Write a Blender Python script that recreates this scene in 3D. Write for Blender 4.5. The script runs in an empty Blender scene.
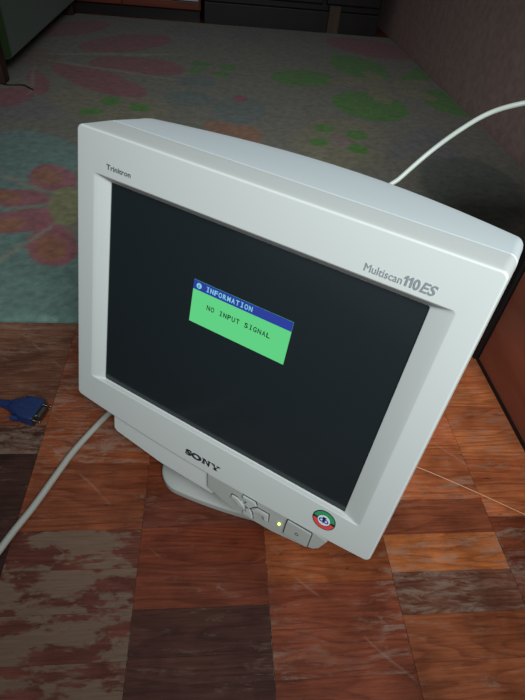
import bpy, bmesh, math, random
import numpy as np
from mathutils import Matrix, Vector, noise
random.seed(4)
S = bpy.context.scene
COL = S.collection
PI = math.pi
# ---------------------------------------------------------------- camera
cd = bpy.data.cameras.new('camera'); cam = bpy.data.objects.new('camera', cd); COL.objects.link(cam); S.camera = cam
F = Vector((0.102969, 0.721034, -0.685206)); R = Vector((0.994607, -0.066044, 0.079968)); U = Vector((-0.012406, 0.689745, 0.723946))
cam.matrix_world = Matrix(((R.x, U.x, -F.x, 0), (R.y, U.y, -F.y, 0), (R.z, U.z, -F.z, .54), (0, 0, 0, 1)))
cd.sensor_fit = 'VERTICAL'; cd.sensor_height = 24.0; cd.lens = 24.0 * 501.44 / 700.0; cd.clip_start = .02
# ---------------------------------------------------------------- light
w = bpy.data.worlds.new('world'); S.world = w; w.use_nodes = True
w.node_tree.nodes['Background'].inputs[0].default_value = (.84, .90, 1, 1)
w.node_tree.nodes['Background'].inputs[1].default_value = .17
def area(name, loc, target, sx, sy, power, colr, spread=180):
    l = bpy.data.lights.new(name, 'AREA'); l.shape = 'RECTANGLE'; l.size = sx; l.size_y = sy
    l.energy = power; l.color = colr; l.spread = math.radians(spread)
    o = bpy.data.objects.new(name, l); COL.objects.link(o); o.location = loc
    o.rotation_euler = (Vector(target) - Vector(loc)).to_track_quat('-Z', 'Y').to_euler()
    return o
area('window_daylight', (.30, -.50, 1.15), (.19, .58, .25), .6, .5, 4.8, (.87, .965, 1.0), 64)
S.view_settings.view_transform = 'Standard'; S.view_settings.look = 'None'
S.view_settings.gamma = 1; S.view_settings.use_curve_mapping = False; S.view_settings.exposure = 0.0

# ---------------------------------------------------------------- helpers
def lin(c):
    return tuple(((v / 255) / 12.92 if v / 255 <= .04045 else ((v / 255 + .055) / 1.055) ** 2.4) for v in c)
def mat(name, rgb, rough=.5, metal=0, bump=0, bscale=200, var=0, vscale=20, coat=0, emit=0, spec=.5, sheen=0):
    m = bpy.data.materials.new(name); m.use_nodes = True; nt = m.node_tree; b = nt.nodes['Principled BSDF']
    c = lin(rgb) + (1,)
    b.inputs['Base Color'].default_value = c; b.inputs['Roughness'].default_value = rough
    b.inputs['Metallic'].default_value = metal; b.inputs['Coat Weight'].default_value = coat
    b.inputs['Specular IOR Level'].default_value = spec; b.inputs['Sheen Weight'].default_value = sheen
    tc = nt.nodes.new('ShaderNodeTexCoord')
    if var:
        n = nt.nodes.new('ShaderNodeTexNoise'); n.inputs['Scale'].default_value = vscale; n.inputs['Detail'].default_value = 6
        nt.links.new(tc.outputs['Object'], n.inputs['Vector'])
        r = nt.nodes.new('ShaderNodeValToRGB'); r.color_ramp.elements[0].position = .3; r.color_ramp.elements[1].position = .7
        r.color_ramp.elements[0].color = tuple(v * (1 - var) for v in c[:3]) + (1,); r.color_ramp.elements[1].color = tuple(min(1, v * (1 + var)) for v in c[:3]) + (1,)
        nt.links.new(n.outputs['Fac'], r.inputs['Fac']); nt.links.new(r.outputs['Color'], b.inputs['Base Color'])
    if bump:
        n = nt.nodes.new('ShaderNodeTexNoise'); n.inputs['Scale'].default_value = bscale; n.inputs['Detail'].default_value = 4
        nt.links.new(tc.outputs['Object'], n.inputs['Vector'])
        bp = nt.nodes.new('ShaderNodeBump'); bp.inputs['Strength'].default_value = bump; bp.inputs['Distance'].default_value = .001
        nt.links.new(n.outputs['Fac'], bp.inputs['Height']); nt.links.new(bp.outputs['Normal'], b.inputs['Normal'])
    if emit:
        b.inputs['Emission Color'].default_value = c; b.inputs['Emission Strength'].default_value = emit
    return m
def wood(name, c1, c2, rough=.4, scale=(3, 30, 30), bump=.1):
    m = mat(name, c1, rough); nt = m.node_tree; b = nt.nodes['Principled BSDF']
    tc = nt.nodes.new('ShaderNodeTexCoord'); mp = nt.nodes.new('ShaderNodeMapping'); mp.inputs['Scale'].default_value = scale
    n = nt.nodes.new('ShaderNodeTexNoise'); n.inputs['Scale'].default_value = 1; n.inputs['Detail'].default_value = 8; n.inputs['Distortion'].default_value = .6
    r = nt.nodes.new('ShaderNodeValToRGB'); r.color_ramp.elements[0].position = .35; r.color_ramp.elements[1].position = .68
    r.color_ramp.elements[0].color = lin(c1) + (1,); r.color_ramp.elements[1].color = lin(c2) + (1,)
    nt.links.new(tc.outputs['Object'], mp.inputs[0]); nt.links.new(mp.outputs[0], n.inputs['Vector'])
    nt.links.new(n.outputs['Fac'], r.inputs['Fac']); nt.links.new(r.outputs['Color'], b.inputs['Base Color'])
    return m
def obj(name, bm_or_mesh, mats, parent=None, M=None, smooth=True):
    if isinstance(bm_or_mesh, bmesh.types.BMesh):
        bmesh.ops.recalc_face_normals(bm_or_mesh, faces=bm_or_mesh.faces)
        me = bpy.data.meshes.new(name); bm_or_mesh.to_mesh(me); bm_or_mesh.free()
    else: me = bm_or_mesh; me.name = name
    o = bpy.data.objects.new(name, me); COL.objects.link(o)
    if mats is not None:
        me.materials.clear()
        for m in (mats if isinstance(mats, (list, tuple)) else [mats]): me.materials.append(m)
    if smooth:
        me.polygons.foreach_set('use_smooth', [True] * len(me.polygons))
        try: me.set_sharp_from_angle(angle=math.radians(38))
        except Exception: pass
        wn = o.modifiers.new('wn', 'WEIGHTED_NORMAL'); wn.keep_sharp = True; wn.weight = 100
    if parent is not None:
        o.parent = parent
        o.matrix_basis = wmat(parent).inverted() @ (M or Matrix())
    elif M is not None: o.matrix_world = M
    return o
def wmat(o):
    m = o.matrix_basis.copy()
    while o.parent: o = o.parent; m = o.matrix_basis @ m
    return m
def tag(o, label, cat=None, group=None, kind=None):
    if label: o['label'] = label
    if cat: o['category'] = cat
    if group: o['group'] = group
    if kind: o['kind'] = kind
    return o
def thing(name, label, cat, loc):
    o = bpy.data.objects.new(name, None); COL.objects.link(o); o.location = loc; o.empty_display_size = .05
    return tag(o, label, cat)
def box(x0, x1, y0, y1, z0, z1, bev=0, bm=None, seg=2):
    new = bmesh.new(); bmesh.ops.create_cube(new, size=1)
    for v in new.verts: v.co = Vector(((x0 + x1) / 2 + v.co.x * (x1 - x0), (y0 + y1) / 2 + v.co.y * (y1 - y0), (z0 + z1) / 2 + v.co.z * (z1 - z0)))
    if bev: bmesh.ops.bevel(new, geom=new.edges[:], offset=bev, segments=seg, profile=.5, affect='EDGES')
    return join(bm, new)
def join(bm, new):
    if bm is None: return new
    me = bpy.data.meshes.new('t'); new.to_mesh(me); new.free(); bm.from_mesh(me); bpy.data.meshes.remove(me); return bm
def rrect(x0, x1, z0, z1, r, n=6):
    r = min(r, (x1 - x0) / 2 - 1e-5, (z1 - z0) / 2 - 1e-5); P = []
    for cx, cz, a0 in ((x1 - r, z1 - r, 0), (x0 + r, z1 - r, 90), (x0 + r, z0 + r, 180), (x1 - r, z0 + r, 270)):
        for k in range(n + 1):
            a = math.radians(a0 + 90 * k / n); P.append((cx + r * math.cos(a), cz + r * math.sin(a)))
    return P
def ring_pts(x0, x1, z0, z1, r, n=6, m=12):
    """rounded rectangle with m extra points on every straight side"""
    C = rrect(x0, x1, z0, z1, r, n); out = []
    for q in range(4):
        seg = C[q * (n + 1):(q + 1) * (n + 1)]; out += seg
        a = seg[-1]; b = C[((q + 1) % 4) * (n + 1)]
        for k in range(1, m): out.append((a[0] + (b[0] - a[0]) * k / m, a[1] + (b[1] - a[1]) * k / m))
    return out
def loft(rings, cap0=False, cap1=False, bm=None):
    bm = bm or bmesh.new(); V = [[bm.verts.new(p) for p in r] for r in rings]; n = len(rings[0])
    for a, b in zip(V, V[1:]):
        for i in range(n): bm.faces.new((a[i], a[(i + 1) % n], b[(i + 1) % n], b[i]))
    if cap0: bm.faces.new(V[0])
    if cap1: bm.faces.new(V[-1])
    return bm
def catmull(P, n=10):
    P = [Vector(p) for p in P]; P = [P[0] * 2 - P[1]] + P + [P[-1] * 2 - P[-2]]; out = []
    for i in range(1, len(P) - 2):
        a, b, c, d = P[i - 1:i + 3]
        for k in range(n):
            t = k / n
            out.append(.5 * ((2 * b) + (c - a) * t + (2 * a - 5 * b + 4 * c - d) * t * t + (3 * b - a - 3 * c + d) * t ** 3))
    out.append(P[-2]); return out
def tube(P, r, n=10, smooth=10):
    Q = catmull(P, smooth); rings = []
    for i, p in enumerate(Q):
        t = (Q[min(i + 1, len(Q) - 1)] - Q[max(i - 1, 0)]).normalized()
        up = Vector((0, 0, 1)) if abs(t.z) < .95 else Vector((1, 0, 0))
        s = t.cross(up).normalized(); u = s.cross(t)
        rings.append([tuple(p + (s * math.cos(a) + u * math.sin(a)) * r) for a in [2 * PI * k / n for k in range(n)]])
    return loft(rings, True, True)
def lathe(prof, n=32, bm=None):
    return loft([[(r * math.cos(2 * PI * k / n), r * math.sin(2 * PI * k / n), z) for k in range(n)] for r, z in prof], True, True, bm)
def slab(poly, y0, y1, bev=0, bm=None):
    """polygon in x,z extruded along y"""
    new = bmesh.new(); a = [new.verts.new((x, y0, z)) for x, z in poly]; b = [new.verts.new((x, y1, z)) for x, z in poly]; n = len(poly)
    f0 = new.faces.new(a); f1 = new.faces.new(b[::-1])
    for i in range(n): new.faces.new((a[i], b[i], b[(i + 1) % n], a[(i + 1) % n]))
    if bev:
        bmesh.ops.bevel(new, geom=[e for e in f0.edges], offset=bev, segments=2, profile=.5, affect='EDGES')
    return join(bm, new)
def text(body, x, z, size, y, width=None, bold=0, shear=0, depth=.0002, ax='LEFT', slope=0):
    c = bpy.data.curves.new('t', 'FONT'); c.body = body; c.size = size; c.offset = bold; c.shear = shear; c.extrude = depth; c.align_x = ax; c.resolution_u = 4
    o = bpy.data.objects.new('t', c); COL.objects.link(o)
    bpy.context.view_layer.update(); dg = bpy.context.evaluated_depsgraph_get()
    me = bpy.data.meshes.new_from_object(o.evaluated_get(dg)); bpy.data.objects.remove(o); bpy.data.curves.remove(c)
    xs = [v.co.x for v in me.vertices]; x0, x1 = min(xs), max(xs); s = (width / (x1 - x0)) if width else 1
    for v in me.vertices:
        xx = (v.co.x - x0) * s
        v.co = Vector((x + xx, y - v.co.z, z + v.co.y + slope * xx))
    return me

# ---------------------------------------------------------------- floor
PW, PL = .0434, .137
def floor_material():
    m = bpy.data.materials.new('worn_parquet'); m.use_nodes = True; nt = m.node_tree; N = nt.nodes; L = nt.links
    b = N['Principled BSDF']; tc = N.new('ShaderNodeTexCoord')
    at = N.new('ShaderNodeAttribute'); at.attribute_name = 'tint'
    aw = N.new('ShaderNodeAttribute'); aw.attribute_name = 'wear'
    ah = N.new('ShaderNodeAttribute'); ah.attribute_name = 'chalk'
    ao = N.new('ShaderNodeAttribute'); ao.attribute_name = 'grain'
    def mapping(sc):
        mp = N.new('ShaderNodeMapping'); mp.inputs['Scale'].default_value = sc
        add = N.new('ShaderNodeVectorMath'); add.operation = 'ADD'
        L.new(tc.outputs['Object'], add.inputs[0]); L.new(ao.outputs['Vector'], add.inputs[1]); L.new(add.outputs[0], mp.inputs[0]); return mp
    def nz(vec, sc, det=6, dist=0, rough=.6):
        n = N.new('ShaderNodeTexNoise'); n.inputs['Scale'].default_value = sc; n.inputs['Detail'].default_value = det
        n.inputs['Distortion'].default_value = dist; n.inputs['Roughness'].default_value = rough; L.new(vec, n.inputs['Vector']); return n.outputs['Fac']
    def ramp(fac, p0, p1, c0=(0, 0, 0, 1), c1=(1, 1, 1, 1)):
        r = N.new('ShaderNodeValToRGB'); r.color_ramp.elements[0].position = p0; r.color_ramp.elements[1].position = p1
        r.color_ramp.elements[0].color = c0; r.color_ramp.elements[1].color = c1; L.new(fac, r.inputs['Fac']); return r.outputs['Color']
    def mix(fac, a, c, mode='MIX'):
        x = N.new('ShaderNodeMix'); x.data_type = 'RGBA'; x.blend_type = mode
        if isinstance(fac, float): x.inputs[0].default_value = fac
        else: L.new(fac, x.inputs[0])
        for i, v in ((6, a), (7, c)):
            if isinstance(v, tuple): x.inputs[i].default_value = v
            else: L.new(v, x.inputs[i])
        return x.outputs[2]
    def math_(op, a, c):
        x = N.new('ShaderNodeMath'); x.operation = op
        for i, v in ((0, a), (1, c)):
            if isinstance(v, (int, float)): x.inputs[i].default_value = v
            else: L.new(v, x.inputs[i])
        return x.outputs[0]
    rings_ = nz(mapping((3.2, 26, 1)).outputs[0], 1, 2, .3, .4)
    fr = math_('FRACT', math_('MULTIPLY', rings_, 13), 0)
    grain = mix(1.0, ramp(fr, .0, .55, (.74, .66, .62, 1), (1.04, 1.04, 1.04, 1)), ramp(fr, .90, 1.0, (1, 1, 1, 1), (.72, .64, .60, 1)), 'MULTIPLY')
    col = mix(1.0, at.outputs['Color'], grain, 'MULTIPLY')
    fine = nz(mapping((30, 500, 1)).outputs[0], 1, 5)
    col = mix(.8, col, ramp(fine, .3, .7, (.58, .54, .52, 1), (1.25, 1.25, 1.25, 1)), 'MULTIPLY')
    blot = nz(tc.outputs['Object'], 14, 5, .3)
    col = mix(.9, col, ramp(blot, .3, .7, (.50, .45, .44, 1), (1.2, 1.15, 1.12, 1)), 'MULTIPLY')
    # varnish worn away down to grey-brown bare wood: shaped patches
    wn = nz(mapping((17, 42, 1)).outputs[0], 1, 9, .25, .62)
    wf = math_('ADD', wn, aw.outputs['Fac'])
    wmask = ramp(wf, .79, .84)
    bare = mix(1.0, (.125, .074, .047, 1), ramp(fine, .2, .8, (.75, .72, .7, 1), (1.2, 1.2, 1.2, 1)), 'MULTIPLY')
    col = mix(wmask, col, bare)
    # pale chalky scuffs running along the grain
    sn = nz(mapping((26, 100, 1)).outputs[0], 1, 10, .4, .78)
    sz = nz(tc.outputs['Object'], 9, 3)
    sm = math_('MULTIPLY', ramp(math_('ADD', sn, ah.outputs['Fac']), .58, .70), ramp(math_('ADD', sz, ah.outputs['Fac']), .42, .60))
    col = mix(math_('MULTIPLY', sm, .50), col, (.25, .175, .13, 1))
    # dark dirt specks
    dn = nz(mapping((60, 190, 1)).outputs[0], 1, 4)
    dm = math_('MULTIPLY', ramp(dn, .66, .74), .75)
    col = mix(dm, col, (.012, .007, .005, 1))
    # straight hair scratches
    vo = N.new('ShaderNodeTexWave'); vo.wave_type = 'BANDS'; vo.bands_direction = 'DIAGONAL'; vo.inputs['Scale'].default_value = 5; vo.inputs['Distortion'].default_value = 1.2
    L.new(tc.outputs['Object'], vo.inputs['Vector'])
    hm = math_('MULTIPLY', ramp(vo.outputs['Fac'], .9992, 1), ramp(nz(tc.outputs['Object'], 11, 2), .55, .6))
    col = mix(math_('MULTIPLY', hm, .13), col, (.4, .3, .24, 1))
    L.new(col, b.inputs['Base Color'])
    rr = math_('ADD', math_('MULTIPLY', wmask, .25), math_('ADD', math_('MULTIPLY', blot, .25), .28))
    L.new(rr, b.inputs['Roughness']); b.inputs['Specular IOR Level'].default_value = .35
    bp = N.new('ShaderNodeBump'); bp.inputs['Strength'].default_value = .35; bp.inputs['Distance'].default_value = .0006
    L.new(math_('ADD', fine, math_('MULTIPLY', wmask, -.6)), bp.inputs['Height']); L.new(bp.outputs['Normal'], b.inputs['Normal'])
    return m
def build_floor():
    bm = bmesh.new(); cl = bm.loops.layers.float_color.new('tint'); wl = bm.verts.layers.float.new('wear'); hl = bm.verts.layers.float.new('chalk'); gl = bm.verts.layers.float_vector.new('grain')
    rnd = random.Random(11)
    pal = [(150, 82, 48), (138, 70, 40), (160, 88, 50), (128, 64, 38), (145, 72, 42), (120, 62, 42), (152, 80, 44)]
    offs = {-1: .030, 0: .015, 1: .0165, 2: .036, 3: .001, 4: .020}
    x_start = -.211
    def patch(ci, yc):
        """colour, wear and darkness seen on single blocks"""
        c = rnd.choice(pal); wr = rnd.uniform(-.02, .12)
        if ci == 0 and yc < .30: wr = .33; c = (112, 60, 44)
        if ci == 0 and yc > .25: wr = .31
        if ci == 0 and yc > .29: wr = .20; c = (146, 78, 46)
        if ci == 0 and yc > .34: wr = .05
        if ci == 0 and .36 < yc < .47: c = (158, 84, 46)
        if ci == 1 and yc < .19: c = (88, 50, 38); wr = .0
        if ci == 1 and .19 < yc < .235: c = (120, 58, 34); wr = -.1
        if ci == 1 and .235 < yc < .28: c = (128, 60, 34); wr = -.1
        if ci == 2 and yc > .205: c = (165, 88, 46); wr = -.1
        if ci == 2 and yc < .205: c = (140, 70, 42); wr = 0
        if ci == 3 and .22 < yc < .26: c = (188, 106, 52); wr = -.1
        if ci == 3 and .26 < yc < .30: c = (140, 74, 44)
        if ci == 3 and .17 < yc < .22: c = (122, 72, 50)
        if ci in (3, 4, 5) and yc > .30: c = rnd.choice([(200, 112, 64), (190, 104, 60), (205, 120, 70)])
        if ci <= -1 and .47 < yc < .62: c = rnd.choice([(132, 86, 62), (126, 80, 56)]); wr = .1
        if ci <= -1 and yc < .42: c = rnd.choice([(80, 48, 36), (92, 54, 38), (70, 42, 32)])
        return c, wr
    for ci in range(-14, 11):
        x0 = x_start + ci * PL; off = offs.get(ci, rnd.uniform(0, PW))
        for ri in range(-18, 84):
            y0 = off + ri * PW
            c, wr = patch(ci, y0 + PW / 2); c = lin(c); k = rnd.uniform(.90, 1.10) * .78; c = (c[0] * .88, c[1] * .92, c[2] * 1.02)
            g = .00022; xa, xb, ya, yb = x0 + g, x0 + PL - g, y0 + g * .55, y0 + PW - g * .55
            go = Vector((rnd.uniform(0, 9), rnd.uniform(0, 9), rnd.uniform(0, 9))); zz = rnd.uniform(-.0002, 0)
            vs = [bm.verts.new((a, b_, z)) for z in (zz, -.006) for a, b_ in ((xa, ya), (xb, ya), (xb, yb), (xa, yb))]
            ck = .02
            if ci <= 0 and y0 > .34: ck = rnd.uniform(.05, .13)
            if ci >= 2 and y0 > .08: ck = rnd.uniform(.03, .09)
            if ci >= 3 and .15 < y0 < .22: ck = .11
            for v in vs: v[wl] = wr; v[gl] = go; v[hl] = ck
            fs = [bm.faces.new(vs[:4])] + [bm.faces.new((vs[i], vs[i + 4], vs[(i + 1) % 4 + 4], vs[(i + 1) % 4])) for i in range(4)]
            for f_ in fs:
                for l in f_.loops: l[cl] = (c[0] * k, c[1] * k, c[2] * k, 1)
    # dark bed below the blocks, seen in the joints
    vs = [bm.verts.new(p) for p in ((-2.2, -.8, -.003), (1.3, -.8, -.003), (1.3, 3.7, -.003), (-2.2, 3.7, -.003))]
    for v in vs: v[wl] = -1
    f_ = bm.faces.new(vs); f_.material_index = 1
    o = obj('floor', bm, [floor_material(), mat('joint_dirt', (26, 16, 12), .9)], smooth=False)
    o['kind'] = 'structure'
build_floor()
# ---------------------------------------------------------------- walls
wallm = mat('pinkish_wall', (192, 160, 152), .85, bump=.5, bscale=220, var=.14, vscale=45)
def struct(name, bm, m): o = obj(name, bm, m, smooth=False); o['kind'] = 'structure'; return o
struct('wall_right', box(.875, .98, .70, 3.5, -.01, 2.4), wallm)
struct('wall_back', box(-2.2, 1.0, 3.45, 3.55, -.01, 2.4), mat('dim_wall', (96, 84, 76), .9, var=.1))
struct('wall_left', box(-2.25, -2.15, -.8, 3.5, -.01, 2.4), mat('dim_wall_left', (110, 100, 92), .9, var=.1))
# ---------------------------------------------------------------- rug
RUG = [('greyp', -0.519, 1.539, 0.084, 0.015, 0.02, -0.078), ('teal2', -0.449, 1.22, 0.123, 0.015, 0.043, -0.163), ('teal2', -0.325, 0.722, 0.178, 0.008, 0.047, -0.173), ('teal2', -0.465, 0.952, 0.112, 0.009, 0.058, -0.181), ('greyp', -0.11, 2.635, 0.115, 0.012, 0.003, -0.134), ('greyp', 0.138, 2.62, 0.091, 0.009, -0.006, -0.115), ('teal', -0.055, 1.899, 0.065, 0.014, 0.002, -0.067), ('teal', -0.075, 1.718, 0.079, -0.006, 0.001, -0.072), ('teal', 0.082, 1.645, 0.079, 0.014, -0.005, -0.136), ('greyp', 0.489, 1.404, 0.056, -0.053, -0.028, -0.071), ('greyp', 0.633, 1.438, 0.065, -0.067, -0.051, -0.111), ('dteal', 0.655, 1.172, 0.103, -0.095, -0.092, -0.167), ('tan', -0.311, 1.628, 0.181, -0.041, 0.015, -0.148), ('tan', 0.369, 1.438, 0.137, -0.011, -0.04, -0.183), ('rose', -0.347, 2.349, 0.167, 0.115, 0.019, -0.131), ('rose', -0.274, 2.04, 0.17, -0.001, 0.01, -0.112), ('rose', -0.383, 1.849, 0.168, -0.116, 0.008, -0.113), ('rose', -0.595, 2.529, 0.132, 0.119, 0.027, -0.12), ('rose', -0.606, 1.634, 0.072, 0.042, 0.024, -0.076), ('rose', -0.559, 1.789, 0.05, -0.115, -0.012, -0.049), ('brown', -0.624, 2.053, 0.071, 0.019, 0.027, -0.111), ('rose', 0.71, 2.573, 0.19, -0.084, -0.041, -0.152), ('rose', 0.086, 1.749, 0.026, 0.005, -0.001, -0.035), ('orange', 0.019, 1.485, 0.048, -0.015, -0.004, -0.054), ('orange', 0.092, 1.443, 0.047, -0.015, -0.007, -0.067), ('pink', -0.358, 1.116, 0.051, -0.005, 0.013, -0.067), ('pink', -0.418, 1.02, 0.073, -0.002, 0.011, -0.041), ('pink', -0.38, 0.923, 0.066, 0.026, 0.015, -0.045), ('pink', -0.299, 0.844, 0.038, 0.016, 0.024, -0.074), ('orange', -0.368, 1.121, 0.031, -0.003, 0.008, -0.04), ('orange', -0.437, 1.023, 0.033, 0.003, 0.008, -0.026), ('orange', -0.402, 0.902, 0.033, 0.013, 0.01, -0.027), ('orange', -0.3, 0.833, 0.023, 0.01, 0.014, -0.043), ('pale', -0.408, 1.082, 0.078, -0.046, 0.001, -0.009), ('pale', -0.386, 0.981, 0.065, 0.016, 0.002, -0.007), ('pale', -0.343, 0.844, 0.038, 0.086, 0.004, -0.005), ('olive', -0.302, 0.995, 0.04, 0.003, 0.016, -0.077), ('pale', -0.366, 2.17, 0.261, 0.064, 0.002, -0.017), ('pale', -0.363, 1.968, 0.233, -0.065, 0.002, -0.015), ('pale', -0.579, 1.806, 0.037, -0.183, -0.005, 0.002), ('green', -0.353, 1.551, 0.032, 0.011, 0.006, -0.032), ('green', -0.31, 1.646, 0.032, 0.006, 0.006, -0.04), ('green', -0.217, 1.609, 0.032, 0.001, 0.003, -0.034), ('green', -0.046, 2.123, 0.037, 0.009, 0.001, -0.04), ('green', -0.065, 2.027, 0.036, 0.013, 0.001, -0.031), ('green', 0.048, 2.106, 0.036, -0.002, -0.002, -0.04), ('green', 0.032, 2.001, 0.036, -0.002, -0.001, -0.031), ('green', 0.33, 2.032, 0.122, 0.007, -0.014, -0.102), ('green', 0.583, 2.237, 0.105, -0.096, -0.042, -0.148), ('green', 0.526, 1.762, 0.12, -0.043, -0.041, -0.144), ('green', 0.839, 1.85, 0.075, -0.081, -0.055, -0.121), ('green', 0.816, 2.168, 0.107, 0.127, -0.016, -0.102), ('beige', 0.532, 2.027, 0.117, 0.006, -0.013, -0.058), ('beige', 0.595, 1.89, 0.035, -0.042, -0.032, -0.089), ('beige', 0.749, 2.05, 0.089, 0.032, -0.014, -0.053), ('beige', 0.733, 1.917, 0.067, -0.036, -0.017, -0.047), ('beige', 0.616, 2.109, 0.038, -0.049, -0.02, -0.059), ('green', 0.327, 1.524, 0.033, -0.003, -0.006, -0.033), ('green', 0.295, 1.414, 0.028, -0.002, -0.006, -0.033), ('green', 0.426, 1.484, 0.032, -0.007, -0.009, -0.036), ('green', 0.403, 1.386, 0.029, -0.012, -0.009, -0.032), ('pinkg', 0.366, 1.438, 0.03, -0.01, -0.011, -0.045)]
RC = dict(pale=(150, 142, 126), greyp=(118, 112, 116), teal=(100, 118, 112), teal2=(112, 138, 128), dteal=(84, 92, 84), tan=(140, 130, 96), rose=(150, 84, 88), brown=(126, 98, 82), orange=(160, 108, 76),
          pink=(158, 96, 100), olive=(140, 138, 96), green=(84, 136, 46), beige=(142, 132, 96), pinkg=(146, 122, 114))
RBLEND = dict(pale=.8, greyp=.6, teal=.7, teal2=1, dteal=.7, tan=.6, rose=.95, brown=.8, orange=.8, pink=.95, olive=.9, green=1, beige=.85, pinkg=.8)
RSOFT = dict(pale=.5, teal2=.10, dteal=.25, tan=.25, greyp=.10, orange=.3, brown=.4, beige=.08)
def build_rug():
    x0, x1, y0, y1 = -1.45, .868, .624, 2.82; d = .0072
    nx = int((x1 - x0) / d); ny = int((y1 - y0) / d)
    X, Y = np.meshgrid(np.linspace(x0, x1, nx + 1), np.linspace(y0, y1, ny + 1)); X = X.ravel(); Y = Y.ravel()
    rng = np.random.RandomState(3)
    def sm(a):  # gentle wobble so drawn outlines are hand-made
        return .006 * np.sin(X * 23 + a) * np.sin(Y * 19 + a * 2)
    C = np.ones((len(X), 3)) * np.array(lin((128, 121, 106)))
    for name, cx, cy, ax, ay, bx, by in RUG:
        det = ax * by - ay * bx; dx = X - cx + sm(1); dy = Y - cy + sm(2)
        u = (dx * by - dy * bx) / det; v = (-dx * ay + dy * ax) / det
        r = np.sqrt(u * u + v * v); s = RSOFT.get(name, .07)
        a = np.clip((1 + s / 2 - r) / s, 0, 1); a = a * a * (3 - 2 * a) * RBLEND[name]
        C = C * (1 - a[:, None]) + np.array(lin(RC[name])) * a[:, None]
    g_ = C.mean(1, keepdims=True); C = (C * 1.04 - g_ * .04) * .76; C = np.maximum(C, .01)
    C *= (1 + rng.normal(0, .05, len(X)))[:, None]
    Z = .0075 + rng.normal(0, .00035, len(X))
    edge = (np.isclose(X, x0) | np.isclose(X, x1) | np.isclose(Y, y0) | np.isclose(Y, y1)); Z[edge] = .0035
    V = np.stack([X, Y, Z], 1).tolist(); Fc = []
    for j in range(ny):
        for i in range(nx):
            a = j * (nx + 1) + i; Fc.append((a, a + 1, a + nx + 2, a + nx + 1))
    loop = [i for i in range(nx + 1)] + [j * (nx + 1) + nx for j in range(1, ny + 1)] + [ny * (nx + 1) + i for i in range(nx - 1, -1, -1)] + [j * (nx + 1) for j in range(ny - 1, 0, -1)]
    base = len(V)
    for i in loop: V.append((V[i][0], V[i][1], 0.0002))
    for k in range(len(loop)):
        k2 = (k + 1) % len(loop); Fc.append((loop[k], base + k, base + k2, loop[k2]))
    me = bpy.data.meshes.new('rug'); me.from_pydata(V, [], Fc)
    at = me.color_attributes.new('pattern', 'FLOAT_COLOR', 'POINT')
    full = np.concatenate([C, C[loop]]); full = np.concatenate([full, np.ones((len(full), 1))], 1)
    at.data.foreach_set('color', full.astype(np.float32).ravel())
    m = mat('rug_pile', (120, 118, 110), .95, bump=.9, bscale=420, spec=.1, sheen=.15); nt = m.node_tree
    an = nt.nodes.new('ShaderNodeAttribute'); an.attribute_name = 'pattern'
    nz = nt.nodes.new('ShaderNodeTexNoise'); nz.inputs['Scale'].default_value = 60; nz.inputs['Detail'].default_value = 8
    tc = nt.nodes.new('ShaderNodeTexCoord'); nt.links.new(tc.outputs['Object'], nz.inputs['Vector'])
    r = nt.nodes.new('ShaderNodeValToRGB'); r.color_ramp.elements[0].position = .3; r.color_ramp.elements[1].position = .7
    r.color_ramp.elements[0].color = (.72, .72, .72, 1); r.color_ramp.elements[1].color = (1.15, 1.15, 1.15, 1)
    mx = nt.nodes.new('ShaderNodeMix'); mx.data_type = 'RGBA'; mx.blend_type = 'MULTIPLY'; mx.inputs[0].default_value = 1
    nt.links.new(nz.outputs['Fac'], r.inputs['Fac']); nt.links.new(an.outputs['Color'], mx.inputs[6]); nt.links.new(r.outputs['Color'], mx.inputs[7])
    nt.links.new(mx.outputs[2], nt.nodes['Principled BSDF'].inputs['Base Color'])
    o = obj('rug', me, m, smooth=True)
    tag(o, 'large faded rug with pink, teal and green flower pattern on the wooden floor', 'rug')
build_rug()
# ---------------------------------------------------------------- background furniture
redwood = wood('red_wood', (96, 40, 24), (132, 62, 36), .4, (3, 3, 26))
darkwood = wood('dark_wood', (22, 14, 11), (34, 22, 17), .5, (26, 26, 3))
black = mat('plain_black', (12, 11, 12), .5)
# tall dark wardrobe against the far end
t = thing('wardrobe', 'dark brown wooden wardrobe at the far end of the rug beside the red-brown cabinet', 'wardrobe', (.38, 3.1, 0))
obj('body', box(-.055, .80, 2.86, 3.40, .09, 1.9, .004), darkwood, t)
for x0, x1 in ((-.045, .235), (.25, .515), (.53, .79)):
    d_ = obj('door', box(x0, x1, 2.835, 2.862, .12, 1.85, .005), darkwood, t)
    obj('handle', box(x1 - .03, x1 - .018, 2.815, 2.836, .95, 1.08, .003), mat('dull_brass', (110, 90, 50), .4, metal=.8), d_)
obj('plinth', box(-.050, .795, 2.838, 3.38, 0, .09, .003), darkwood, t)
lg = obj('leg', box(.545, .600, 2.823, 2.8375, 0, .118, .002), wood('lighter_leg', (74, 56, 42), (96, 74, 56), .6, (20, 20, 3)), t)
tag(lg, 'lighter brown leg at the front')
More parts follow.
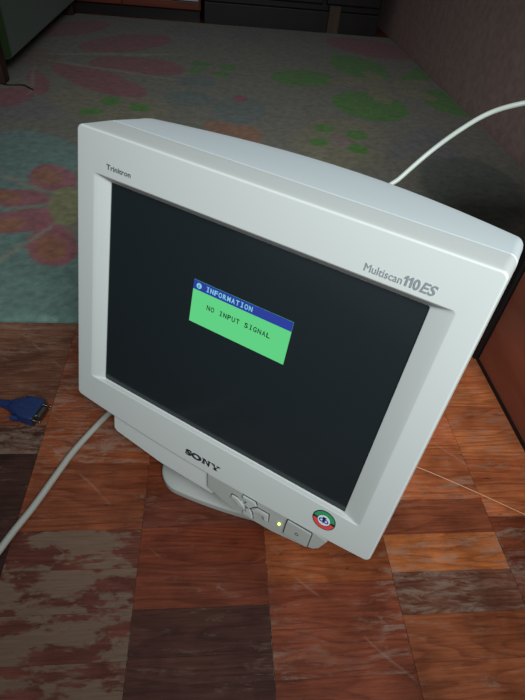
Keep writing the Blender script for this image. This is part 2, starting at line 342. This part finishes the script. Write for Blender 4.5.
# red-brown low cabinet
t = thing('cabinet', 'red-brown wooden cabinet with a pale strip standing at the far left end of the rug', 'cabinet', (-.40, 3.1, 0))
obj('body', box(-.80, -.066, 2.87, 3.35, .045, .75, .004), redwood, t)
obj('plinth', box(-.79, -.072, 2.885, 3.33, 0, .045), darkwood, t)
for x0, x1 in ((-.79, -.435), (-.428, -.072)):
    d_ = obj('door', box(x0, x1, 2.852, 2.872, .05, .082, .003), redwood, t)
    p_ = obj('drawer', box(x0, x1, 2.852, 2.872, .125, .70, .003), redwood, t)
    obj('knob', lathe([(.004, 0), (.004, .012), (.012, .018), (.010, .026), (.001, .028)], 16), redwood, p_, Matrix.Translation(((x0 + x1) / 2, 2.852, .42)) @ Matrix.Rotation(PI / 2, 4, 'X'))
st_ = obj('pale_strip', box(-.20, -.078, 2.850, 2.874, .0855, .121, .002), mat('pale_laminate', (205, 215, 220), .35), t)
tag(st_, 'pale strip between the panels')
# green armchair at the left
t = thing('sofa', 'dark green upholstered sofa with brown wooden corner post at the left edge of the rug', 'sofa', (-1.0, 2.3, 0))
greenm = mat('green_upholstery', (38, 60, 30), .95, bump=.5, bscale=500, var=.15, vscale=9, sheen=.2, spec=.15)
brownw = wood('brown_post', (44, 22, 16), (66, 34, 24), .5, (20, 20, 3))
obj('side_panel', box(-.74, -.622, 1.785, 2.82, .062, .58, .016, seg=3), greenm, t)
obj('seat', box(-1.60, -.74, 1.79, 2.62, .062, .34, .02, seg=3), greenm, t)
obj('cushion', box(-1.58, -.742, 1.775, 2.58, .34, .46, .035, seg=4), greenm, t)
obj('backrest', box(-1.60, -.74, 2.62, 2.82, .062, .80, .03, seg=3), greenm, t)
for x0, x1, y0, y1 in ((-.712, -.640, 1.735, 1.785), (-.712, -.64, 2.76, 2.82), (-1.60, -1.53, 1.735, 1.79), (-1.60, -1.53, 2.76, 2.82)):
    obj('leg', box(x0, x1, y0, y1, .0075 if x0 > -1.4 else 0, .60 if y0 < 2 else .062, .005), brownw, t)
tag(obj('cord', tube([(-.66, 1.742, .010), (-.632, 1.73, .010), (-.59, 1.738, .010), (-.565, 1.715, .010), (-.55, 1.70, .010)], .0022), mat('dark_cord', (26, 18, 16), .6)), 'short thin dark cord lying on the rug at the foot of the green sofa', 'cord')
# ---------------------------------------------------------------- cabinet at the right
t = thing('cabinet', 'reddish wooden cabinet with black strip behind, close to the right side of the monitor', 'cabinet', (.66, .25, 0))
sidew = wood('cabinet_veneer', (142, 80, 60), (166, 98, 74), .38, (3, 3, 22))
obj('side_panel', box(.430, .448, -.25, .551, .004, .46, .0012), sidew, t)
obj('side_panel', box(.852, .870, -.25, .551, .004, .46, .0012), sidew, t)
obj('top', box(.428, .872, -.262, .553, .46, .478, .002), sidew, t)
obj('door', box(.449, .851, -.268, -.250, .03, .458, .0015), sidew, t)
obj('back_strip', box(.424, .876, .5525, .570, .001, .47, .001), black, t)  # thin black strip set along the rear of the cabinet
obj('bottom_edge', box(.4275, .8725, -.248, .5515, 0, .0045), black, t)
# ---------------------------------------------------------------- monitor
YAW, TILT = -0.60721, -0.21966
MM = Matrix.Translation((0.015296, 0.318092, 0.235183)) @ Matrix.Rotation(YAW, 4, 'Z') @ Matrix.Rotation(TILT, 4, 'X')
mon = thing('monitor', 'boxy off-white tube monitor tilted back on the wooden floor, dark screen showing a green message', 'monitor', (.083, .416, 0))
plast = mat('monitor_plastic', (184, 186, 181), .42, bump=.06, bscale=900, spec=.5)
plast_h = mat('housing_plastic', (182, 188, 188), .5, bump=.08, bscale=900)
plast_p = mat('pod_plastic', (152, 152, 146), .45, bump=.08, bscale=900)
ink = mat('grey_print', (122, 126, 128), .5)
def mring(y, hw, zt, zb, r, botbow=0, ybow=0, crown=0, n=6, m=14):
    out = []
    for x, z in ring_pts(-hw, hw, zb, zt, r, n, m):
        q = max(0, 1 - (x / hw) ** 2); t_ = (z - zb) / (zt - zb)
        out.append((x, y + ybow * q, z - botbow * q * max(0, 1 - t_ * 3) + crown * q * max(0, t_ * 3 - 2)))
    return out
# bezel
rings = [mring(.0382, .1740, .1390, -.138, .008, .007), mring(.0382, .1808, .1460, -.145, .006, .008), mring(.0374, .1816, .1468, -.1458, .007, .008), mring(.036, .1818, .1470, -.146, .007, .008),
         mring(.008, .1806, .1460, -.1448, .007, .008), mring(.0022, .1801, .1455, -.1443, .005, .008), mring(.0008, .1797, .1451, -.1439, .005, .008), mring(.0002, .1791, .1445, -.1433, .0045, .008), mring(0, .1783, .1437, -.1425, .004, .008),
         mring(0, .1606, .1104, -.1102, .0030), mring(.0003, .1595, .1097, -.1098, .0028), mring(.0013, .1555, .1085, -.1096, .0025),
         *[[(x - .0013, y, z) for x, y, z in q] for q in (mring(.0052, .1450, .1052, -.1096, .002), mring(.0056, .1444, .1047, -.1091, .0018), mring(.0145, .1440, .1043, -.1087, .0018))]]
obj('bezel', loft(rings), plast, mon, MM)
# housing behind the bezel
H = [(.0386, .1775, .1440, -.143, .006, 0, 0), (.0386, .1812, .1462, -.147, .007, 0, 0), (.0396, .1820, .1470, -.148, .007, 0, .0), (.070, .1822, .1474, -.148, .008, 0, .0),
     (.080, .1822, .1475, -.147, .007, .035, .0), (.088, .1820, .1472, -.147, .007, .050, .0), (.091, .1814, .1464, -.146, .007, .054, .0), (.094, .179, .1440, -.144, .009, .056, .0),
     (.118, .170, .132, -.138, .022, .058, .0), (.20, .156, .120, -.118, .032, .035, 0), (.30, .140, .098, -.095, .032, .010, 0), (.368, .130, .086, -.080, .030, 0, 0), (.378, .124, .080, -.074, .026, 0, 0)]
hb = loft([mring(y, hw, zt, zb, r, .0, yb, cr) for y, hw, zt, zb, r, yb, cr in H], False, True)
obj('housing', hb, plast_h, mon, MM)
# tube face
GW, GT, GB = .1443, .1046, -.1090
def glass_y(x): return .0062 + .0004 * (x / GW) ** 2
bm = bmesh.new(); nxg = 40
A = [(bm.verts.new((x, glass_y(x), GB)), bm.verts.new((x, glass_y(x), GT)), bm.verts.new((x, glass_y(x) + .012, GT)), bm.verts.new((x, glass_y(x) + .012, GB))) for x in [-.0013 - GW + 2 * GW * i / nxg for i in range(nxg + 1)]]
for p, q in zip(A, A[1:]):
    for k in range(4): bm.faces.new((p[k], q[k], q[(k + 1) % 4], p[(k + 1) % 4]))
bm.faces.new(A[0]); bm.faces.new(A[-1][::-1])
glassm = mat('tube_glass', (28, 34, 36), .16, spec=.55)
obj('screen', bm, glassm, mon, MM)
# message window on the tube face
def glow(name, rgb, e):
    m = bpy.data.materials.new(name); m.use_nodes = True; b = m.node_tree.nodes['Principled BSDF']
    b.inputs['Base Color'].default_value = (.01, .01, .01, 1); b.inputs['Emission Color'].default_value = lin(rgb) + (1,); b.inputs['Emission Strength'].default_value = e
    b.inputs['Roughness'].default_value = .2; return m
green, blue, dkg, cyan = glow('green_phosphor', (96, 214, 134), .92), glow('blue_phosphor', (36, 58, 158), .9), glow('dark_phosphor', (20, 60, 38), .8), glow('pale_phosphor', (130, 205, 225), .95)
def strip(x0, x1, z0, z1, lift, n=14):
    bm = bmesh.new(); P = [(bm.verts.new((x, glass_y(x) - lift, z0)), bm.verts.new((x, glass_y(x) - lift, z1)), bm.verts.new((x, glass_y(x) - lift + .0003, z1)), bm.verts.new((x, glass_y(x) - lift + .0003, z0))) for x in [x0 + (x1 - x0) * i / n for i in range(n + 1)]]
    for p, q in zip(P, P[1:]):
        for k in range(4): bm.faces.new((p[k], q[k], q[(k + 1) % 4], p[(k + 1) % 4]))
    bm.faces.new(P[0]); bm.faces.new(P[-1][::-1]); return bm
mw = obj('message_window', strip(-.0480, .0503, .0085, .0500, .0004), green, mon, MM)
tag(mw, 'green message window with blue title bar')
obj('title_bar', strip(-.0480, .0503, .0412, .0500, .0006), blue, mw, MM)
yl = glass_y(0) - .0009
def spaced(body, x, z, adv, size, y, bold, wd):
    """fixed-pitch lettering like a screen font"""
    out = None
    for i, ch in enumerate(body):
        if ch == ' ': continue
        c_w = wd * (.55 if ch == 'I' else 1)
        me = text(ch, x + i * adv + (wd - c_w) / 2, z, size, y, c_w if ch != 'I' else None, bold, 0, .0001)
        if ch == 'I':
            for v in me.vertices: v.co.x += wd * .22
        bm2 = bmesh.new(); bm2.from_mesh(me); bpy.data.meshes.remove(me)
        if ch == 'I':
            for zz in (z, z + size * .65): box(x + i * adv + wd * .12, x + i * adv + wd * .88, y - .0001, y + .0001, zz, zz + size * .07, bm=bm2)
        out = bm2 if out is None else join(out, bm2)
    return out
obj('title_lettering', spaced('INFORMATION', -.0345, .0434, .00435, .0066, yl, .00012, .0034), cyan, mw, MM, smooth=False)
obj('message_lettering', spaced('NO INPUT SIGNAL', -.0312, .0268, .00435, .0066, yl, .00012, .0034), dkg, mw, MM, smooth=False)
def disc(cx, cz, r, y0, y1, n=28, a0=0, a1=360, ri=None, bm=None):
    if ri is None: return slab([(cx + r * math.cos(math.radians(a0 + (a1 - a0) * k / n)), cz + r * math.sin(math.radians(a0 + (a1 - a0) * k / n))) for k in range(n)], y0, y1, bm=bm)
    P = [(cx + r * math.cos(math.radians(a0 + (a1 - a0) * k / n)), cz + r * math.sin(math.radians(a0 + (a1 - a0) * k / n))) for k in range(n + 1)]
    Q = [(cx + ri * math.cos(math.radians(a0 + (a1 - a0) * k / n)), cz + ri * math.sin(math.radians(a0 + (a1 - a0) * k / n))) for k in range(n, -1, -1)]
    return slab(P + Q, y0, y1, bm=bm)
ic = disc(-.0420, .0456, .0026, yl, yl + .0002)
obj('information_icon', ic, cyan, mw, MM, smooth=False)
obj('icon_letter', box(-.0424, -.0416, yl - .0002, yl, .0440, .0466), blue, mw, MM, smooth=False)
# printed names
b_ = bmesh.new(); b_.from_mesh(text('Trinitron', -.1455, .1166, .0062, -.0002, .0265, .00005)); 
obj('model_lettering', b_, mat('dark_print', (84, 90, 92), .5), mon, MM, smooth=False)
b_ = bmesh.new(); b_.from_mesh(text('Multiscan', .0925, .1142, .0082, -.0002, .0275, 0)); b_.from_mesh(text('0', .1277, .1142, .0104, -.0002, .0046, .0003))
for q in (.1222, .1256): slab([(q, .1142), (q + .0015, .1142), (q + .0015, .1216), (q + .0003, .1216), (q - .0014, .1200), (q - .0014, .1188), (q, .1194)], -.0004, 0, bm=b_)
b_.from_mesh(text('ES', .1329, .1142, .0104, -.0002, .0112, .00018, .25))
obj('model_lettering', b_, ink, mon, MM, smooth=False)
# maker's name in slab letters, slightly raised
def logo(x, z, h, y):
    bm = bmesh.new(); bm.from_mesh(text('SO', x, z + h * .02, h * 1.34, y, h * 2.9, .0005))
    a = x + h * 3.0
    for poly in ([(0, 0), (.62, 0), (.62, .14), (.44, .14), (.44, .86), (.0, .86), (0, 1), (.0, 1), (.5, 1), (1.12, .3), (1.12, .86), (.92, .86), (.92, 1), (1.55, 1), (1.55, .86), (1.36, .86), (1.36, 0), (1.1, 0), (.36 + .2, .72), (.22, .86), (.22, .14), (0, .14)],):
        pass
    def P(pts, x0): slab([(x0 + px * h, z + pz * h) for px, pz in pts], y - .0002, y + .0002, bm=bm)
    P([(0, 0), (.55, 0), (.55, .16), (0, .16)], a); P([(.12, .1), (.46, .1), (.46, .9), (.12, .9)], a); P([(0, .84), (.5, .84), (.5, 1), (0, 1)], a)
    P([(.38, .84), (.5, 1), (1.22, .16), (1.22, 0), (1.1, 0)], a); P([(1.06, .1), (1.34, 0), (1.34, .9), (1.06, .9)], a); P([(.95, .84), (1.5, .84), (1.5, 1), (.95, 1)], a)
    b = a + h * 1.62
    P([(0, .84), (.6, .84), (.6, 1), (0, 1)], b); P([(.9, .84), (1.5, .84), (1.5, 1), (.9, 1)], b)
    P([(.12, .84), (.44, .84), (.86, .45), (.62, .45)], b); P([(1.12, .84), (1.36, .84), (.86, .45), (.7, .38)], b); P([(.54, .1), (.94, .1), (.94, .5), (.54, .5)], b); P([(.4, 0), (1.08, 0), (1.08, .16), (.4, .16)], b)
    return bm
obj('brand_lettering', logo(-.0275, -.1412, .0070, -.0002), mat('dark_badge', (40, 42, 44), .35), mon, MM, smooth=False)
# round sticker
sx, sz = .1296, -.1247
stk = obj('sticker', disc(sx, sz, .0114, -.0004, .0001, 40), mat('sticker_black', (24, 30, 28), .35), mon, MM, smooth=False)
tag(stk, 'round sticker with green and red ring and blue centre')
obj('green_ring', disc(sx, sz, .0106, -.0006, -.0002, 24, 8, 172, .0066), mat('sticker_green', (48, 140, 88), .4), stk, MM, smooth=False)
obj('red_ring', disc(sx, sz, .0106, -.0006, -.0002, 24, 188, 352, .0066), mat('sticker_red', (205, 70, 66), .4), stk, MM, smooth=False)
obj('centre_disc', disc(sx, sz, .0061, -.0006, -.0002, 28), mat('sticker_white', (205, 216, 226), .4), stk, MM, smooth=False)
sym = disc(sx - .0024, sz - .0004, .0024, -.0008, -.0005, 20, 0, 359, .0013); disc(sx + .0023, sz - .0004, .0024, -.0008, -.0005, 20, 0, 359, .0013, bm=sym)
box(sx - .0005, sx + .0005, -.0008, -.0005, sz - .0035, sz + .0030, bm=sym)
obj('centre_mark', sym, mat('sticker_blue', (26, 44, 110), .4), stk, MM, smooth=False)
obj('centre_cap', slab([(sx - .0022, sz + .0040), (sx + .0022, sz + .0040), (sx + .0010, sz + .0018), (sx - .0010, sz + .0018)], -.0009, -.0005), black, stk, MM, smooth=False)
# lower lip under the bezel and the control pod
lip = slab([(-.1290, -.1445), (-.1275, -.1690), (-.1235, -.1722), (-.060, -.1790), (.010, -.1800), (.02, -.170), (.02, -.1445)], .0035, .060, .0012)
obj('lower_lip', lip, plast, mon, MM)
pod = slab([(.0015, -.1508), (.0050, -.1700), (.0250, -.1755), (.050, -.1782), (.085, -.1770), (.118, -.1725), (.1300, -.1680), (.1345, -.1630), (.1395, -.1490), (.1200, -.1465), (.06, -.1500)], .0002, .058, .0012)
obj('control_pod', pod, plast_p, mon, MM)
# buttons
keym = mat('button_plastic', (164, 165, 160), .45); yk = -.0022
def key(name, poly, parent, m=keym, dark=None): return obj(name, slab(poly, yk, -.0030, .0004), m, parent, MM)
def groove(poly, grow=.0008):
    cx = sum(p[0] for p in poly) / len(poly); cz = sum(p[1] for p in poly) / len(poly)
    return [(x + grow * (1 if x > cx else -1), z + grow * (1 if z > cz else -1)) for x, z in poly]
gm = mat('button_gap', (58, 58, 56), .7)
ks = [[(.0350, -.1590), (.0420, -.1590), (.0500, -.1640), (.0520, -.1672), (.0450, -.1672), (.0390, -.1620), (.0345, -.1618)],
      [(.0470, -.1512), (.0610, -.1512), (.0630, -.1545), (.0560, -.1632), (.0500, -.1600), (.0535, -.1560), (.0470, -.1540)],
      [(.0530, -.1660), (.0570, -.1640), (.0600, -.1672), (.0625, -.1740), (.0520, -.1740), (.0510, -.1710), (.0555, -.1705)],
      [(.0590, -.1618), (.0650, -.1572), (.0775, -.1572), (.0790, -.1660), (.0745, -.1660), (.0738, -.1608), (.0665, -.1608), (.0620, -.1648)]]
for k_ in ks:
    g_ = obj('menu_button', slab(groove(k_, .0009), -.0003, .0008), gm, mon, MM, smooth=False)
    obj('key_top', slab(k_, yk, .0004, .0004), keym, g_, MM)
pw = rrect(.0975, .1235, -.1685, -.1490, .0015, 4)
pb = obj('power_button', slab(rrect(.0965, .1245, -.1695, -.1480, .002, 4), -.0004, .0008), gm, mon, MM, smooth=False)
obj('key_top', slab(pw, yk, .0003, .0006), plast_p, pb, MM)
obj('power_mark', disc(.1105, -.1588, .0018, yk - .0002, yk + .0002, 20, 0, 359, .0012), gm, pb, MM, smooth=False)
obj('power_light', disc(.0905, -.1612, .0014, -.0012, .0010, 16), glow('led', (225, 255, 110), 2.4), mon, MM, smooth=False)
# stand: shallow base plate with raised middle, and a neck
BY = math.radians(-19); BM = Matrix.Translation((.071, .398, 0)) @ Matrix.Rotation(BY, 4, 'Z')
def bring(g, z):
    P = ring_pts(-.106 + g, .106 - g, -.108 + g, .108 - g, .028 - g * .4, 8, 10)
    return [(x * (1 - .10 * max(0, y) / .1), y - .010 * (1 - (x / .106) ** 2) * (1 if y < 0 else -1) * min(1, abs(y) / .1), z) for x, y in P]
bb = loft([bring(.003, 0.0002), bring(.0005, .002), bring(0, .005), bring(.0005, .010), bring(.003, .0125), bring(.012, .0140), bring(.030, .019), bring(.052, .024)], True, True)
obj('base', bb, plast_p, mon, BM)
obj('neck', lathe([(.048, .020), (.046, .032), (.052, .050), (.064, .068), (.070, .080), (.060, .092)], 40), plast_p, mon, BM)
# ---------------------------------------------------------------- cables
greycab = mat('grey_cable', (150, 148, 138), .5); whitecab = mat('white_cord', (180, 186, 176), .45)
c_ = obj('signal_cable', tube([(.10, .56, .09), (.02, .58, .045), (-.07, .525, .010), (-.1327, .4386, .0042), (-.1479, .4137, .0042), (-.1663, .3796, .0042), (-.1781, .3509, .0042), (-.1955, .3052, .0042), (-.209, .2757, .0042), (-.218, .2538, .0042), (-.232, .2184, .0042), (-.25, .16, .0042), (-.30, .08, .0042)], .0040), greycab)
tag(c_, 'grey cable running over the wooden floor from behind the monitor to the left edge', 'cable')
c_ = obj('power_cord', tube([(0.2000, 0.6000, 0.1200), (0.2350, 0.6650, 0.1100), (0.2620, 0.7000, 0.1400), (0.2600, 0.7009, 0.2075), (0.2786, 0.7046, 0.2288), (0.3184, 0.7188, 0.2643), (0.3523, 0.7183, 0.2980), (0.3838, 0.7120, 0.3253), (0.4199, 0.6978, 0.3450), (0.4805, 0.6994, 0.3558), (0.6600, 0.7200, 0.3300), (0.8000, 0.8000, 0.2800), (0.8720, 0.8600, 0.2600)], .0036), whitecab)
tag(c_, 'white power cord rising from behind the monitor towards the upper right', 'cord')
tag(obj('thread', tube([(.235, .365, .0006), (.2702, .3500, .0006), (.3270, .3175, .0006), (.3845, .2815, .0006), (.415, .262, .0006)], .0005, 5), mat('pale_thread', (196, 150, 118), .6)), 'thin pale thread lying straight across the wooden floor right of the monitor', 'thread')
# ---------------------------------------------------------------- blue plug
t = thing('video_plug', 'blue video cable plug with metal end lying on the wooden floor left of the monitor', 'plug', (-.245, .445, 0))
PM = Matrix.Translation((-.2340, .4375, .0105)) @ Matrix.Rotation(math.radians(-17), 4, 'Z') @ Matrix.Scale(1.12, 4)
blu = mat('blue_plastic', (20, 40, 80), .35, spec=.6)
def hull(x, hw, hh, r): return [(x, p, q) for p, q in rrect(-hw, hw, -hh, hh, r, 5)]
obj('hood', loft([hull(-.024, .006, .0050, .003), hull(-.020, .0085, .0062, .003), hull(-.010, .0125, .0068, .003), hull(-.003, .0155, .0072, .002), hull(.010, .0158, .0074, .002), hull(.0125, .0150, .0068, .002)], True, True), blu, t, PM)
obj('grip_ridge', box(-.012, .009, -.0035, .0035, .0066, .0082, .0007), blu, t, PM)
metal = mat('plug_metal', (120, 120, 118), .28, metal=1)
obj('flange', box(.0122, .0135, -.0152, .0152, -.0060, .0060, .0005), metal, t, PM)
obj('shell', loft([hull(.0130, .0085, .0042, .002), hull(.0185, .0084, .0041, .002)], True, True), metal, t, PM)
for s in (-1, 1):
    rx = Matrix.Rotation(PI / 2, 4, 'Y')
    sc = obj('thumbscrew', lathe([(.0018, -.006), (.0034, -.0055), (.0034, .0035), (.0018, .004)], 16), blu, t, PM @ Matrix.Translation((-.0085, s * .0148, 0)) @ rx)
    obj('screw_tip', lathe([(.0014, 0), (.0014, .006), (.0006, .007)], 12), metal, sc, PM @ Matrix.Translation((.0135, s * .0120, 0)) @ rx)
obj('strain_relief', loft([hull(-.040, .0038, .0038, .003), hull(-.030, .0048, .0044, .003), hull(-.023, .0060, .0050, .003)], True, True), blu, t, PM)
obj('cord', tube([PM @ Vector((-.038, 0, 0)), PM @ Vector((-.055, .001, -.003)), PM @ Vector((-.08, .006, -.0055)), PM @ Vector((-.12, .02, -.0055)), PM @ Vector((-.18, .03, -.0055))], .0037), blu, t)
